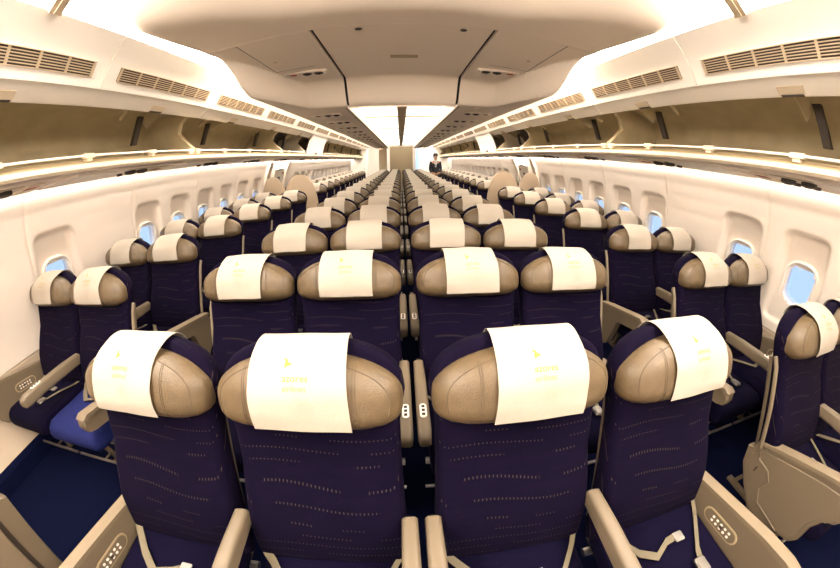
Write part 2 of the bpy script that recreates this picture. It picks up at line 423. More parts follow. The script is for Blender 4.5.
ME = dict(trim1=trim_mb(1).mesh('side_trim', ['beige']), trim_1=trim_mb(-1).mesh('side_trim', ['beige']), back=backrest_mb().mesh('backrest', ['navy']), shell=shell_mb().mesh('back_shell', ['beige']), pillow=pillow_mb().mesh('headrest', ['leather', 'seam']),
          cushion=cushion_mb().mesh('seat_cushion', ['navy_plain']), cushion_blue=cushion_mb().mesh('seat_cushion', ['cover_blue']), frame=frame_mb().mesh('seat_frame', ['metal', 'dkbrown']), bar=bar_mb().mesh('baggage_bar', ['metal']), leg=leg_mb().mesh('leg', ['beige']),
          arm=arm_mb().mesh('armrest', ['beige']), control=control_mb().mesh('control_panel', ['white', 'dkbrown']),
          aisle=aisle_arm_mb().mesh('armrest', ['beige', 'beige_top']), console=aisle_arm_mb(AO).mesh('armrest', ['beige', 'beige_top']), pan1=aisle_panel_mb(1).mesh('side_panel', ['beige', 'dkbrown']), pan_1=aisle_panel_mb(-1).mesh('side_panel', ['beige', 'dkbrown']),
          bulk=bulk_arm_mb().mesh('armrest', ['beige', 'beige_top']), pcu1=pcu_mb(1).mesh('control_panel', ['gold', 'beige', 'white', 'dkbrown']), pcu_1=pcu_mb(-1).mesh('control_panel', ['gold', 'beige', 'white', 'dkbrown']),
          belt=belt_mb().mesh('seat_belt', ['belt']), belt2=belt_mb(1).mesh('seat_belt', ['belt']), strap=belt_mb(-1).mesh('seat_belt', ['belt']), buckle=buckle_mb().mesh('buckle', ['mirror']), tongue=tongue_mb().mesh('latch_plate', ['metal']), anchor=anchor_mb().mesh('belt_anchor', ['metal']))
CV = [(0, 0, 0), (.010, .04, 1.3), (-.012, -.03, 2.2), (.004, .06, 4), ((-.012, -.008), .03, 5), ((-.014, .022), -.02, 1.9), ((.004, .014), .02, 3.1)]
COVER = [cover_mb(a, b, .118, c).mesh('headrest_cover', ['paper']) for a, b, c in CV]
BIRD = [logo_mb(a, b, c, 0).mesh('printed_emblem', ['logo', 'logo2', 'faint']) for a, b, c in CV]
FLOW = [logo_mb(a, b, c, -1).mesh('flower_print', ['logo', 'logo2', 'faint']) for a, b, c in CV]
LOGO = [logo_mb(a, b, c).mesh('printed_logo', ['logo', 'logo2', 'faint']) for a, b, c in CV]
def tree_copy(o, parent=None):
    c = o.copy(); COL.objects.link(c); c.parent = parent
    for ch in o.children: tree_copy(ch, c)
    return c
def seat(x, y, label, group, arms, row, cv=0, near=False, logo=False, blue=False, belt='belt'):
    """arms: list of (kind, dx, side) ; kind m(iddle) a(isle) b(ulkhead) w(indow)"""
    t = thing('airline_seat', label, 'seat', (x, y, 0), group)
    link('backrest', ME['back'], t)
    h = link('headrest', ME['pillow'], t)
    c = link('headrest_cover', COVER[cv], t)
    if logo: link('printed_logo', LOGO[cv], c, 'pale yellow airline name'); link('printed_emblem', BIRD[cv], c, 'yellow bird mark'); link('flower_print', FLOW[cv], c, 'faint flower outlines')
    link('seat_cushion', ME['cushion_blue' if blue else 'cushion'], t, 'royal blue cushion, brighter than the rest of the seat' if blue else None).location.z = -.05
    link('back_shell', ME['shell'], t)
    for kind, dx, side in arms:
        a = link('armrest', {'m': ME['arm'], 'a': ME['aisle'], 'c': ME['console'], 'b': ME['bulk'], 'w': ME['bulk']}[kind], t); a.location.x = dx
        if kind in 'ac': link('side_trim', ME['trim1' if side > 0 else 'trim_1'], t)
        if kind == 'm' and near: link('control_panel', ME['control'], a)
        if kind == 'c': link('side_panel', ME['pan1' if side > 0 else 'pan_1'], a)
        if kind in 'bw' and near: link('control_panel', ME['pcu1' if side < 0 else 'pcu_1'], a)
    link('seat_frame', ME['frame'], t).location.z = -.045; link('baggage_bar', ME['bar'], t); link('leg', ME['leg'], t)
    if near:
        b = link('seat_belt', ME[belt], t); b.location.z = -.05; b2 = link('seat_belt', ME['strap'], t); b2.location.z = -.05; link('buckle', ME['buckle'], b2); link('latch_plate', ME['tongue'], b)
        for dx in (-.208, .208): link('belt_anchor', ME['anchor'], b).location.x = dx
    return t
ROWP = .7331
cxs = [(-.79, 'far left'), (-.28, 'inner left'), (.28, 'inner right'), (.79, 'far right')]
for k in range(19):
    y = .5765 + ROWP * k
    for i, (x, w) in enumerate(cxs):
        x += {0: -.012, 3: .014}.get(i, 0) if k == 0 else 0
        y = .5765 + ROWP * k - (.025 if (k, i) == (0, 3) else 0)
        end = 'b' if k == 0 else 'a'
        arms = {0: [(end, -.246 if k == 0 else -.262, -1)], 1: [('m', -.25, 1), ('m', .247, 1)], 2: [('m', -.247, 1), ('m', .25, 1)], 3: [(end, .246 if k == 0 else .262, 1)]}[i]
        cv = {0: [4, 1, 5, 6][i], 1: [2, 0, 1, 3][i]}.get(k, (k * 3 + i * 2) % 4)
        look = {0: 'logo cover', 1: 'logo cover'}.get(k, 'plain ivory cover')
        seat(x, y, f'navy airline seat with {look}, {ORD[k]} row of the centre block, {w} seat', 'centre block airline seats', arms, k, cv, near=k < 5, logo=k < 2, belt='belt2' if i % 2 else 'belt')
for sd, nm in ((-1, 'left'), (1, 'right')):
    rows = ([-1] if sd > 0 else []) + list(range(0, 6)) + list(range(7, 18))
    for n, k in enumerate(rows):
        y = 1.2699 + ROWP * k
        for j, (dx, w) in enumerate(((1.826, 'aisle'), (2.326, 'window'))):
            arms = [('c' if k == -1 else 'a', -sd * .262, -sd), ('m', sd * .25, 1)] if j == 0 else ([('w', sd * .262, sd)] if k < 8 else [('m', sd * .25, 1)])
            where = 'ahead of the exit' if k < 6 else 'behind the exit'
            if k == -1: dx -= .05; arms = [(a_, d_ + (.05 * sd if a_ == 'c' else 0), e_) for a_, d_, e_ in arms]
            o = n if k < 6 else n - (7 if sd > 0 else 6)
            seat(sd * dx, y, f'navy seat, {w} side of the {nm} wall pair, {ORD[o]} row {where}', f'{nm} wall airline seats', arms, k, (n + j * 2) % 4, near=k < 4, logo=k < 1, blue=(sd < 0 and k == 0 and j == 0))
t = thing('aisle_console', 'beige side console with a dark groove, ahead of the first left wall pair', 'console', (-1.53, -.1, 0))
m = MB(); m.prism([(.30, .60), (.285, .615), (-.5, .62), (-.5, .0), (.17, .0), (.245, .20)], 'x', -.05, .03, 0, .006); m.obj('body', 'beige', t)
m = MB(); m.prism([(.20, .565), (-.45, .57), (-.45, .13), (.13, .13), (.155, .20)], 'x', .031, .040, 0, .004); m.obj('lid', 'beige_top', t)
m = MB(); m.prism([(.225, .60), (-.47, .60), (-.47, .11), (.15, .11), (.175, .20)], 'x', .026, .0325); m.obj('groove', 'dkbrown', t)
m = MB(); m.box((.0, .275, .622), (.03, .03, .014)); m.obj('catch', 'metal', t)
# ------------------------------------------------------------------ floor and walls
YA, YB = -1.6, 17.6
m = MB(); m.box((0, (YA + YB) / 2, -.03), (5.7, YB - YA, .06)); m.obj('floor', 'carpet', kind='structure')
PROFW = [(2.66, .56), (2.655, .62), (2.64, .75), (2.62, .90), (2.60, 1.05), (2.575, 1.20), (2.54, 1.33), (2.495, 1.45), (2.43, 1.572)]
def wallx(z):
    P = PROFW
    for i in range(len(P) - 1):
        if z <= P[i + 1][1] or i == len(P) - 2:
            f = (z - P[i][1]) / (P[i + 1][1] - P[i][1]); return P[i][0] + (P[i + 1][0] - P[i][0]) * f
WINS = {1: [0, 1, 3, 4, 5, 6, 7, 8] + list(range(12, 27)), -1: [1, 3, 4, 5, 6, 7, 8] + list(range(12, 27))}
WIN = WINS[1]
WP = .5334
def wy(k): return 1.01 + WP * k
def sdbox(y, z, cy, cz, hw, hh, r):
    qx, qz = abs(y - cy) - hw + r, abs(z - cz) - hh + r
    return math.hypot(max(qx, 0), max(qz, 0)) + min(max(qx, qz), 0) - r
WZ = .945
def recess(y, z):
    for k in WIN:
        if abs(y - wy(k)) < .26:
            d = sdbox(y, z, wy(k), .965, .192 - .02 * smooth(1.0, 1.3, z), .34, .07)
            f = 1 - smooth(-.03, .002, d)
            return f * (.022 + .05 * smooth(.6, 1.25, z))
    return 0
segs = []
y = 1.325 - 1.0668 * 3
while y < 15.3: segs.append((y, y + 1.0668)); y += 1.0668
for sd, nm in ((-1, 'left'), (1, 'right')):
    WIN = WINS[sd]
    m = MB()
    for (a, b) in segs:
        if a > 5.5 and b < 6.8: continue       # the exit module
        a2, b2 = a + .003, b - .003
        ny = int(1.0668 / .0165); nz = 60
        ys = [a2 + (b2 - a2) * i / ny for i in range(ny + 1)]; zs = [.56 + (1.572 - .56) * j / nz for j in range(nz + 1)]
        vs = []; fs = []
        for yy in ys:
            e = .006 * (1 - smooth(0, .012, min(yy - a2, b2 - yy)))
            for zz in zs: vs.append((sd * (wallx(zz) + recess(yy, zz) + e), yy, zz))
        for i in range(ny):
            for j in range(nz):
                yc = (ys[i] + ys[i + 1]) / 2; zc = (zs[j] + zs[j + 1]) / 2
                if any(abs(yc - wy(k)) < .2 and sdbox(yc, zc, wy(k), WZ, .102, .142, .085) < 0 for k in WIN): continue
                q = i * (nz + 1) + j; fs.append((q, q + 1, q + nz + 2, q + nz + 1))
        m.add(vs, fs)
    for (a, b) in segs: m.prism([(sd * (p + .014), z) for p, z in PROFW] + [(sd * (p + .03), z) for p, z in PROFW[::-1]], 'y', b - .02, b + .02)
    w = m.obj('wall_' + nm, 'panel', kind='structure', sharp=1.2)
    # outer skin so no light leaks at the joints
    m = MB()
    for (a, b) in segs + [(segs[-1][1], YB)]:
        ks = [k for k in WIN if a <= wy(k) < b]
        cuts = [a]
        for k in ks: cuts += [wy(k) - .17, wy(k) + .17]
        cuts.append(b)
        for i in range(0, len(cuts), 2): m.box((sd * 2.735, (cuts[i] + cuts[i + 1]) / 2, 1.5), (.02, cuts[i + 1] - cuts[i], 3.0))
        for k in ks: m.box((sd * 2.735, wy(k), .36), (.02, .34, .72)); m.box((sd * 2.735, wy(k), 2.12), (.02, .34, 1.86))
    m.obj('trim_2', 'white', kind='structure')
    # lower side panel (dado) with its ledge
    m = MB(); prof = [(2.50, 0), (2.515, .05), (2.545, .10), (2.60, .22), (2.64, .40), (2.655, .50), (2.652, .545), (2.67, .553), (2.72, .553), (2.72, 0)]
    for (a, b) in segs + [(segs[-1][1], YB)]: m.prism([(sd * p, z) for p, z in prof], 'y', a + .002, b - .002)
    m.obj('baseboard_' + nm, 'dado', kind='structure')
    m = MB(); m.prism([(sd * p, z) for p, z in ((2.485, .0), (2.497, .10), (2.53, .13), (2.53, 0))], 'y', YA, 5.65); m.prism([(sd * p, z) for p, z in ((2.485, .0), (2.497, .10), (2.53, .13), (2.53, 0))], 'y', 6.75, YB)
    m.obj('trim_3', 'carpet', kind='structure')
    # windows
    for n, k in enumerate(WIN):
        wr = bpy.data.objects.new('window_%d' % (n + 1 + (30 if sd > 0 else 0)), None); COL.objects.link(wr); wr['kind'] = 'structure'
        X = wallx(WZ) + .050; wr.location = (sd * X, wy(k), WZ); wr.rotation_euler = (0, sd * -.14, 0)
        m = MB(); o = rrect(0, 0, .262, .345, .11, 8); i1 = rrect(0, 0, .222, .305, .095, 8); i2 = rrect(0, 0, .212, .295, .09, 8)
        m.loft([[(sd * .03, *q) for q in o], [(-sd * .012, *q) for q in [(a * .985, b * .985) for a, b in o]], [(-sd * .016, *q) for q in [(a * .93, b * .94) for a, b in o]], [(-sd * .006, *q) for q in i1], [(sd * .075, *q) for q in i2]], cap=False)
        m.obj('window_frame', 'white', wr)
        m = MB(); m.prism(i2, 'x', sd * .040, sd * .044); m.obj('pane', 'glass', wr)
        m = MB(); sh = [q for q in i1 if q[1] > .0]
        m.prism([(-.104, .150 - .03), (.104, .150 - .03), (.085, .150), (-.085, .150)], 'x', sd * .030, sd * .034); m.box((sd * .026, 0, .124), (.010, .205, .012)); m.obj('window_shade', 'white', wr)
    # light tube that washes the wall from behind the service panels
    for i, (a, b) in enumerate(segs[2:]):
        t = thing('wall_wash_light', f'warm light tube above the {nm} wall panels, {ORD[i]} panel from the front', 'light', (sd * 2.398, (a + b) / 2, 1.606), f'{nm} wall wash lights')
        m = MB(); m.box((0, 0, 0), (.040, b - a - .03, .012), 0); m.obj('diffuser', 'wash', t)
        m = MB(); m.box((0, 0, .0125), (.05, b - a - .02, .012)); m.obj('housing', 'white', t)
# ------------------------------------------------------------------ exit doors
for sd, nm in ((-1, 'left'), (1, 'right')):
    d = bpy.data.objects.new('door_%d' % (1 if sd < 0 else 2), None); COL.objects.link(d); d['kind'] = 'structure'; d.location = (0, 6.11, 0)
    def fr(y0, y1, dx0, dx1, zt=1.56, z0=0):
        P = [(2.5, 0), (2.60, .22), (2.66, .5), (2.655, .62), (2.60, 1.05), (2.54, 1.33), (2.43, 1.56)]
        m = MB(); Q = [(sd * (p + dx0), z) for p, z in P] + [(sd * (p + dx1), z) for p, z in reversed(P)]
        m.prism(Q, 'y', y0, y1); return m
    fr(-.42, .42, .02, .06).obj('door_panel', 'white', d)
    fr(-.56, -.42, -.05, .06).obj('door_frame', 'panel', d); fr(.42, .56, -.05, .06).obj('door_frame', 'panel', d)
    m = MB(); m.prism([(sd * p, z) for p, z in ((2.49, 1.18), (2.42, 1.42), (2.46, 1.46), (2.60, 1.30), (2.62, 1.18))], 'y', -.30, .22, 0, .008); m.obj('handle_housing', 'white', d)
    m = MB(); m.box((sd * 2.47, -.1, 1.25), (.02, .16, .05), 0); m.box((sd * 2.44, .1, 1.34), (.02, .08, .03), 1); m.tube([(sd * 2.44, -.2, 1.40), (sd * 2.40, -.1, 1.43), (sd * 2.42, .05, 1.42)], .012, 0); m.obj('door_handle', ['dkbrown', 'red'], d)
    m = MB(); m.prism([(-.32, .45), (.34, .45), (.22, .80), (-.05, 1.12), (-.20, 1.12)], 'x', sd * 2.56, sd * 2.62, 0, .01); m.obj('slide_cover', 'partition', d)
    m = MB(); m.prism([(sd * p, z) for p, z in ((2.60, 1.135), (2.59, 1.16), (2.575, 1.16), (2.58, 1.10))], 'y', -.25, .25); m.obj('grab_recess', 'dkbrown', d)
    # winged partitions behind the last row ahead of the exit
    for X, w, what in ((1.80, .30, 'aisle seat'), (2.30, .24, 'window seat')):
        m = MB(); rings = []
        N = 20; out = []
        for i in range(N + 1):
            a = pi * i / N; out.append((cos(a), sin(a)))
        def outl(k):
            pts = [(sd * X + k * w, .15), ]
            pts += [(sd * X + k * w * (abs(c) ** .8) * (1 if c > 0 else -1), .70 + (.60 * k) * s_ ** .9) for c, s_ in out]
            pts += [(sd * X - k * w, .15)]
            return pts
        m.loft([[(q[0], 5.33, q[1]) for q in outl(.97)], [(q[0], 5.338, q[1]) for q in outl(1)], [(q[0], 5.362, q[1]) for q in outl(1)], [(q[0], 5.37, q[1]) for q in outl(.97)]])
        m.box((sd * X, 5.35, .08), (w * 1.2, .03, .16))
        o = m.obj('seat_partition', 'partition'); o['label'] = f'tall rounded beige partition behind the {nm} {what} ahead of the exit'; o['category'] = 'partition'; o['group'] = 'rounded exit row partitions'
# ------------------------------------------------------------------ overhead bins
BIN = [(.345, 2.48, 'o'), (2.48, 4.61, 'o'), (4.61, 5.80, 'd'), (5.80, 6.95, 'c')] + [(6.95 + 2.0 * i, 8.95 + 2.0 * i, 'o') for i in range(4)]
LIN = [(1.835, 1.682), (2.30, 1.695), (2.345, 1.75), (2.35, 1.85), (2.28, 1.95), (2.14, 2.01), (1.95, 2.045), (1.70, 2.06)]
for sd, nm in ((-1, 'left'), (1, 'right')):
    for n, (a, b, st) in enumerate(BIN):
        txt = {'o': 'open overhead bin with olive liner', 'd': 'open overhead bin with dark unlined inside', 'c': 'closed cream overhead bin'}[st]
        ccx = (a + b) / 2
        t = thing('overhead_bin', f'{txt}, {ORD[n]} from the front on the {nm} side', 'overhead bin', (0, ccx, 0), f'{nm} overhead bins')
        h = (b - a) / 2 - .002
        m = MB(); outer = [(p + (.012 if p > 1.9 else 0), z + .012) for p, z in LIN]
        m.prism([(sd * p, z) for p, z in LIN + outer[::-1][:-1] + [(2.36, 1.665), (1.86, 1.66)]], 'y', -h, h)
        m.obj('liner', 'olive' if st != 'd' else 'dkbrown', t)
        # sill: rounded front moulding, its upper face and the sloped lower face
        m = MB(); q = [(1.775, 1.615), (1.762, 1.630), (1.764, 1.648), (1.775, 1.655), (1.80, 1.658), (1.80, 1.63)]
        m.prism([(sd * p, z) for p, z in q], 'y', -h, h, 0)
        m.prism([(sd * p, z) for p, z in ((1.776, 1.650), (1.835, 1.684), (1.87, 1.684), (1.87, 1.64), (1.80, 1.64))], 'y', -h, h, 1)
        m.prism([(sd * p, z) for p, z in ((1.79, 1.618), (1.80, 1.66), (2.355, 1.645), (2.37, 1.60), (2.36, 1.592))], 'y', -h, h, 2)
        m.obj('sill', ['binw', 'gold', 'panel'], t)
        # curved end dividers
        for e in (-1, 1):
            m = MB(); yy = e * (h - .012)
            D = [(1.79, 1.67), (1.80, 1.72), (1.86, 1.78), (1.93, 1.86), (1.90, 1.94), (1.78, 2.03), (1.75, 2.05), (1.95, 2.045), (2.14, 2.01), (2.28, 1.95), (2.35, 1.85), (2.345, 1.75), (2.30, 1.69)]
            m.prism([(sd * p, z) for p, z in D], 'y', yy - .011, yy + .011, 0); m.obj('divider', 'olive' if st != 'd' else 'binw', t)
        if st != 'c':
            # raised door: its thick lower edge shows as the long cream band
            m = MB(); Dp = [(1.722, 1.960), (1.735, 1.975), (1.73, 2.0), (1.65, 2.035), (1.625, 2.038), (1.605, 2.034), (1.60, 2.026), (1.66, 1.995), (1.70, 1.966)]
            m.prism([(sd * p, z) for p, z in Dp], 'y', -h + .006, h - .006); dr = m.obj('door', 'white', t, label='raised cream door edge')
            for yl in ((-.53, .53) if h > .7 else (0,)):
                m = MB(); m.box((sd * 1.685, yl, 1.985), (.055, .13, .02), 0, Matrix.Rotation(sd * .55, 3, 'Y')); m.box((sd * 1.709, yl, 1.962), (.02, .11, .006), 1); m.obj('latch', ['binw', 'dkbrown'], dr)
            for yl in ((-.60, .60) if h > .7 else (0,)):
                m = MB(); m.loft([[(sd * p, yl + dy + (z - 1.8) * .35, z) for dy in (-.022, .022)] + [(sd * (p + .03), yl + dy + (z - 1.8) * .35, z) for dy in (.022, -.022)] for p, z in ((2.0, 1.78), (1.96, 1.99))]); m.obj('hinge_plate', 'dkbrown', t); m = MB()
                m.prism([(sd * p, z) for p, z in ((1.76, 2.0), (1.97, 1.90), (2.05, 2.01), (1.80, 2.04))], 'y', yl + .105, yl + .113); m.obj('gusset', 'olive', t); m = MB()
                m.tube([(sd * 1.76, yl - .28, 1.97), (sd * 1.85, yl - .26, 1.93), (sd * 1.83, yl - .20, 1.99)], .012, 0, 6)
                m.obj('hinge_arm', 'gold', t)
            # grab rail on its brackets
            m = MB(); m.tube([(sd * 1.795, -h + .03, 1.700), (sd * 1.795, h - .03, 1.700)], .0065, 0, 8); rl = m.obj('rail', 'white', t)
            for yl in ((-.55, .0, .55, -h + .05, h - .05) if h > .7 else (-.3, .3)):
                m = MB(); m.box((sd * 1.797, yl, 1.700), (.026, .075, .026), 0); m.prism([(sd * p, z) for p, z in ((1.79, 1.69), (1.83, 1.68), (1.83, 1.665), (1.79, 1.67))], 'y', yl - .02, yl + .02); m.obj('bracket', 'binw', rl)
        else:
            m = MB(); A = [(1.762, 1.652), (1.735, 1.75), (1.69, 1.88), (1.63, 1.98), (1.61, 2.03)]
            m.prism([(sd * p, z) for p, z in A] + [(sd * (p + .03), z) for p, z in A[::-1]] if sd > 0 else [(sd * p, z) for p, z in A] + [(sd * (p + .03), z) for p, z in A[::-1]], 'y', -h + .006, h - .006); dr = m.obj('door', 'white', t)
            m = MB(); m.box((sd * 1.752, 0, 1.675), (.015, .12, .03)); m.obj('latch', 'dkbrown', dr)
    # passenger service units under the bins, one per wall panel
    a0 = (2.36 - 1.80); dv = Vector((sd * .575, 0, 1.594 - 1.617)).normalized(); nv = Vector((0, 1, 0)).cross(dv); nv = nv if nv.z < 0 else -nv
    for i, (a, b) in enumerate(segs[2:]):
        o = Vector((sd * 1.80, (a + b) / 2 + .0, 1.6165))
        t = thing('passenger_service_unit', f'service panel with lamps and vents under the {nm} bins, {ORD[i]} from the front', 'service panel', o, f'{nm} passenger service units')
        def F(u, yy, d): return dv * u + Vector((0, yy, 0)) + nv * d
        def slab(m, u0, u1, y0, y1, d0, d1, mi=0): m.loft([[F(u0, y0, d), F(u1, y0, d), F(u1, y1, d), F(u0, y1, d)] for d in (d0, d1)], mi)
        m = MB(); slab(m, .05, .50, -.50, .50, .001, .012); m.obj('base_plate', 'panel', t)
        m = MB(); slab(m, .09, .46, -.47, -.05, .012, .018); m.obj('oxygen_hatch', 'white', t)
        for yy in (.08, .20):
            m = MB(); ring = lambda r, d: [F(.22 + r * cos(2 * pi * q / 14), yy + r * sin(2 * pi * q / 14), d) for q in range(14)]
            m.loft([ring(.044, .010), ring(.042, .030), ring(.032, .036)], 0); m.loft([ring(.031, .034), ring(.022, .040)], 1); m.obj('reading_lamp', ['dkbrown', 'lens'], t)
        for yy in (.08, .20):
            m = MB(); m.loft([[F(.34 + r * cos(2 * pi * q / 12), yy + r * sin(2 * pi * q / 12), d) for q in range(12)] for r, d in ((.024, .010), (.022, .028), (.01, .03))], 0)
            m.obj('air_nozzle', 'dkbrown', t)
        m = MB(); slab(m, .12, .40, .30, .40, .012, .022); slab(m, .16, .24, .315, .385, .022, .024, 1); m.obj('seat_belt_sign', ['binw', 'red'], t)
        m = MB(); slab(m, .10, .14, .02, .26, .012, .016); m.obj('lamp_switch', 'slat', t)
# ------------------------------------------------------------------ cove: white air panel, grilles, ceiling lights
GP = [(1.585, 2.018), (1.572, 2.036), (1.548, 2.075), (1.50, 2.135), (1.45, 2.185), (1.375, 2.243)]
for sd, nm in ((-1, 'left'), (1, 'right')):
    cs = []; y = 1.376 - 1.0668 * 3
    while y < 15.0: cs.append((y, y + 1.0668)); y += 1.0668
    m = MB()
    for a, b in cs:
        lo = [(sd * p, z) for p, z in GP]; hi = [(sd * (p + .008), z + .008) for p, z in GP]
        m.prism(lo + hi[::-1], 'y', a + .002, b - .002)
    m.prism([(sd * p, z) for p, z in ((1.66, 2.055), (1.60, 2.055), (1.59, 2.10), (1.66, 2.10))], 'y', YA, 15, 1)
    m.obj('trim_4', ['white', 'dark'], kind='structure')
    g0 = Vector((sd * 1.5545, 0, 2.0660)); g1 = Vector((sd * 1.5060, 0, 2.1275)); gd = (g1 - g0).normalized(); gn = Vector((-sd * abs(gd.z), 0, -abs(gd.x)))
    GL = (g1 - g0).length
    for i, (a, b) in enumerate(cs[2:]):
        L = .90; yc = (a + b) / 2
        t = thing('air_grille', f'brown slatted air grille above the {nm} bins, {ORD[i]} from the front', 'air vent', (g0.x, yc, g0.z), f'{nm} air grilles')
        def G(s_, yy, d): return gd * s_ + Vector((0, yy, 0)) + gn * d
        def gs(m, s0, s1, y0, y1, d0, d1, mi=0): m.loft([[G(s0, y0, d), G(s1, y0, d), G(s1, y1, d), G(s0, y1, d)] for d in (d0, d1)], mi)
        m = MB(); gs(m, 0, GL, -L / 2, L / 2, .0005, .002); m.obj('backing', 'grille', t)
        m = MB(); ns = 6 
        for q in range(1, ns): gs(m, GL * q / ns - .0022, GL * q / ns + .0022, -L / 2, L / 2, .002, .006)
        for q in range(7): yy = -L / 2 + .01 + (L - .02) * q / 6; gs(m, 0, GL, yy - .006, yy + .006, .002, .007)
        gs(m, -.003, .001, -L / 2, L / 2, .001, .008); gs(m, GL - .001, GL + .003, -L / 2, L / 2, .001, .008)
        m.obj('slats', 'slat', t)
    LP = [(1.375, 2.243), (1.33, 2.275), (1.25, 2.325), (1.15, 2.37), (1.02, 2.40)]
    y = -1.17; i = 0
    while y < 15:
        a, b = y, y + 2.1336
        t = thing('ceiling_light', f'glowing aisle ceiling light above the {nm} grilles, {ORD[i]} from the front', 'ceiling light', (0, (a + b) / 2, 0), f'{nm} aisle ceiling lights')
        m = MB(); h = 1.0668 - .002
        m.prism([(sd * p, z) for p, z in LP] + [(sd * (p + .008), z + .012) for p, z in LP[::-1]], 'y', -h, h); m.obj('diffuser', 'glow', t)
        m = MB(); fp = [(sd * p, z - .004) for p, z in LP[:4]] + [(sd * (p - .015), z - .022) for p, z in LP[:4][::-1]]
        m.prism(fp, 'y', h - .038, h + .018); m.prism([(sd * (p - .02), z - .024) for p, z in LP[:4]] + [(sd * (p - .023), z - .027) for p, z in LP[:4][::-1]], 'y', h - .02, h); m.obj('divider_fin', 'slat', t)
        y += 2.1336; i += 1
# ------------------------------------------------------------------ centre ceiling
def zc(x, y):
    ax = abs(x)
    z = 2.295 - .050 * (ax / 1.2) ** 2
    yo = 3.06 - 1.05 * smooth(.90, 1.22, ax)
    z -= (.255 - .050 * (ax / 1.2) ** 2) * smooth(yo, yo + .22 + .25 * smooth(.93, 1.2, ax), y)
    yf = 1.74 - .30 * smooth(.5, 1.25, ax)
    if y < yf: z += .24 * (1 - math.exp(-((yf - y) / .38) ** 2)) 
    return z
def ceilpatch(m, x0, x1, y0, y1, nx, ny, mi=0, th=.02, rim=0):
    vs = []; fs = []
    for i in range(nx + 1):
        for j in range(ny + 1):
            x = x0 + (x1 - x0) * i / nx; y = y0 + (y1 - y0) * j / ny; z = zc(x, y)
            if rim and max(abs(x0), abs(x1)) > 1.2: x += (1 if x > 0 else -1) * .11 * smooth(.9, 1.25, abs(x)) * (1 - smooth(1.35, 2.3, y))
            if rim:
                e = max(0, (abs(x0 + (x1 - x0) * i / nx) - 1.185) / .065); z += .09 * e ** 2.5
            vs.append((x, y, z))
    n = len(vs); W = ny + 1
    vs += [(a, b, c + th) for a, b, c in vs]
    for i in range(nx):
        for j in range(ny):
            q = i * W + j; fs.append((q, q + 1, q + W + 1, q + W)); fs.append((n + q, n + q + W, n + q + W + 1, n + q + 1))
    for j in range(ny):
        for i in (0, nx): q = i * W + j; fs.append((q, q + 1, n + q + 1, n + q))
    for i in range(nx):
        for j in (0, ny): q = i * W + j; fs.append((q, q + W, n + q + W, n + q))
    m.add(vs, fs, mi)
m = MB()
ceilpatch(m, -1.25, 1.25, .35, 1.905, 80, 60, rim=1)                 # front beam
ceilpatch(m, -.535, .535, 1.9075, 3.30, 12, 90)                      # centre panel and its step
for sx in (-1, 1):
    ceilpatch(m, sx * .56, sx * 1.25, 1.9075, 3.34, 46, 90, rim=1)
    y = 3.343
    while y < 15.0:
        for x0, x1, nx in ((.60, .80, 4), (.803, 1.25, 20)): ceilpatch(m, sx * x0, sx * x1, y, min(15, y + ROWP * 2 - .003), nx, 2, rim=1)
        y += ROWP * 2
m.obj('ceiling', 'ceil', kind='structure', sharp=.5)
ZC = zc
m = MB()
zc = lambda x, y: ZC(x, y) - .0012
for sx in (-1, 1): ceilpatch(m, sx * 1.03, sx * 1.034, 1.915, 2.60, 1, 30, th=.001); ceilpatch(m, sx * .70, sx * 1.03, 2.60, 2.604, 6, 1, th=.001)
zc = lambda x, y: ZC(x, y) + .02
for sx in (-1, 1): ceilpatch(m, sx * .52, sx * .58, 1.85, 3.36, 2, 90, th=.004)
zc = ZC
m.obj('trim_8', 'dark', kind='structure')
m = MB()                                                            # dark backing above the joints
for sx in (-1, 1): m.box((sx * .78, 9.3, 2.10), (.28, 11.8, .02))
m.box((0, 1.908, 2.335), (2.3, .04, .045)); m.obj('trim_5', 'dark', kind='structure')
m = MB()                                                            # light channel: side walls and roof
for sx in (-1, 1):
    m.prism([(sx * .565, 2.035), (sx * .600, 2.035), (sx * .635, 2.22), (sx * .60, 2.22)], 'y', 3.34, 15, 0)
    m.prism([(sx * .578, 2.036), (sx * .590, 2.0335), (sx * .592, 2.045), (sx * .578, 2.045)], 'y', 3.34, 15, 1)
    m.prism([(sx * .56, 2.031), (sx * .566, 2.031), (sx * .57, 2.05), (sx * .56, 2.05)], 'y', 3.34, 15, 0)
m.box((0, 9.2, 2.24), (1.3, 11.7, .02), 0); m.box((0, 3.335, 2.13), (1.1, .02, .2), 0)
m.obj('trim_6', ['ceil', 'dark'], kind='structure')
m = MB(); m.box((0, 9.2, 2.175), (.13, 11.6, .05)); o = m.obj('trim_7', 'bulk', kind='structure')
cl = [3.36, 5.25, 7.15, 8.8, 10.4, 12.4, 14.9]
for sx, nm in ((-1, 'left'), (1, 'right')):
    for i in range(len(cl) - 1):
        t = thing('channel_light', f'glowing panel in the {nm} half of the centre ceiling channel, {ORD[i]} from the front', 'ceiling light', (sx * .315, (cl[i] + cl[i + 1]) / 2, 2.20), 'centre channel lights')
        L = cl[i + 1] - cl[i]; m = MB(); m.prism(rrect(0, 0, .54, L - .01, .04), 'z', -.004, .012); m.obj('diffuser', 'glow2', t)
        m = MB()
        m.box((0, -L / 2, -.012), (.55, .05, .02)); m.obj('frame', 'slat', t)
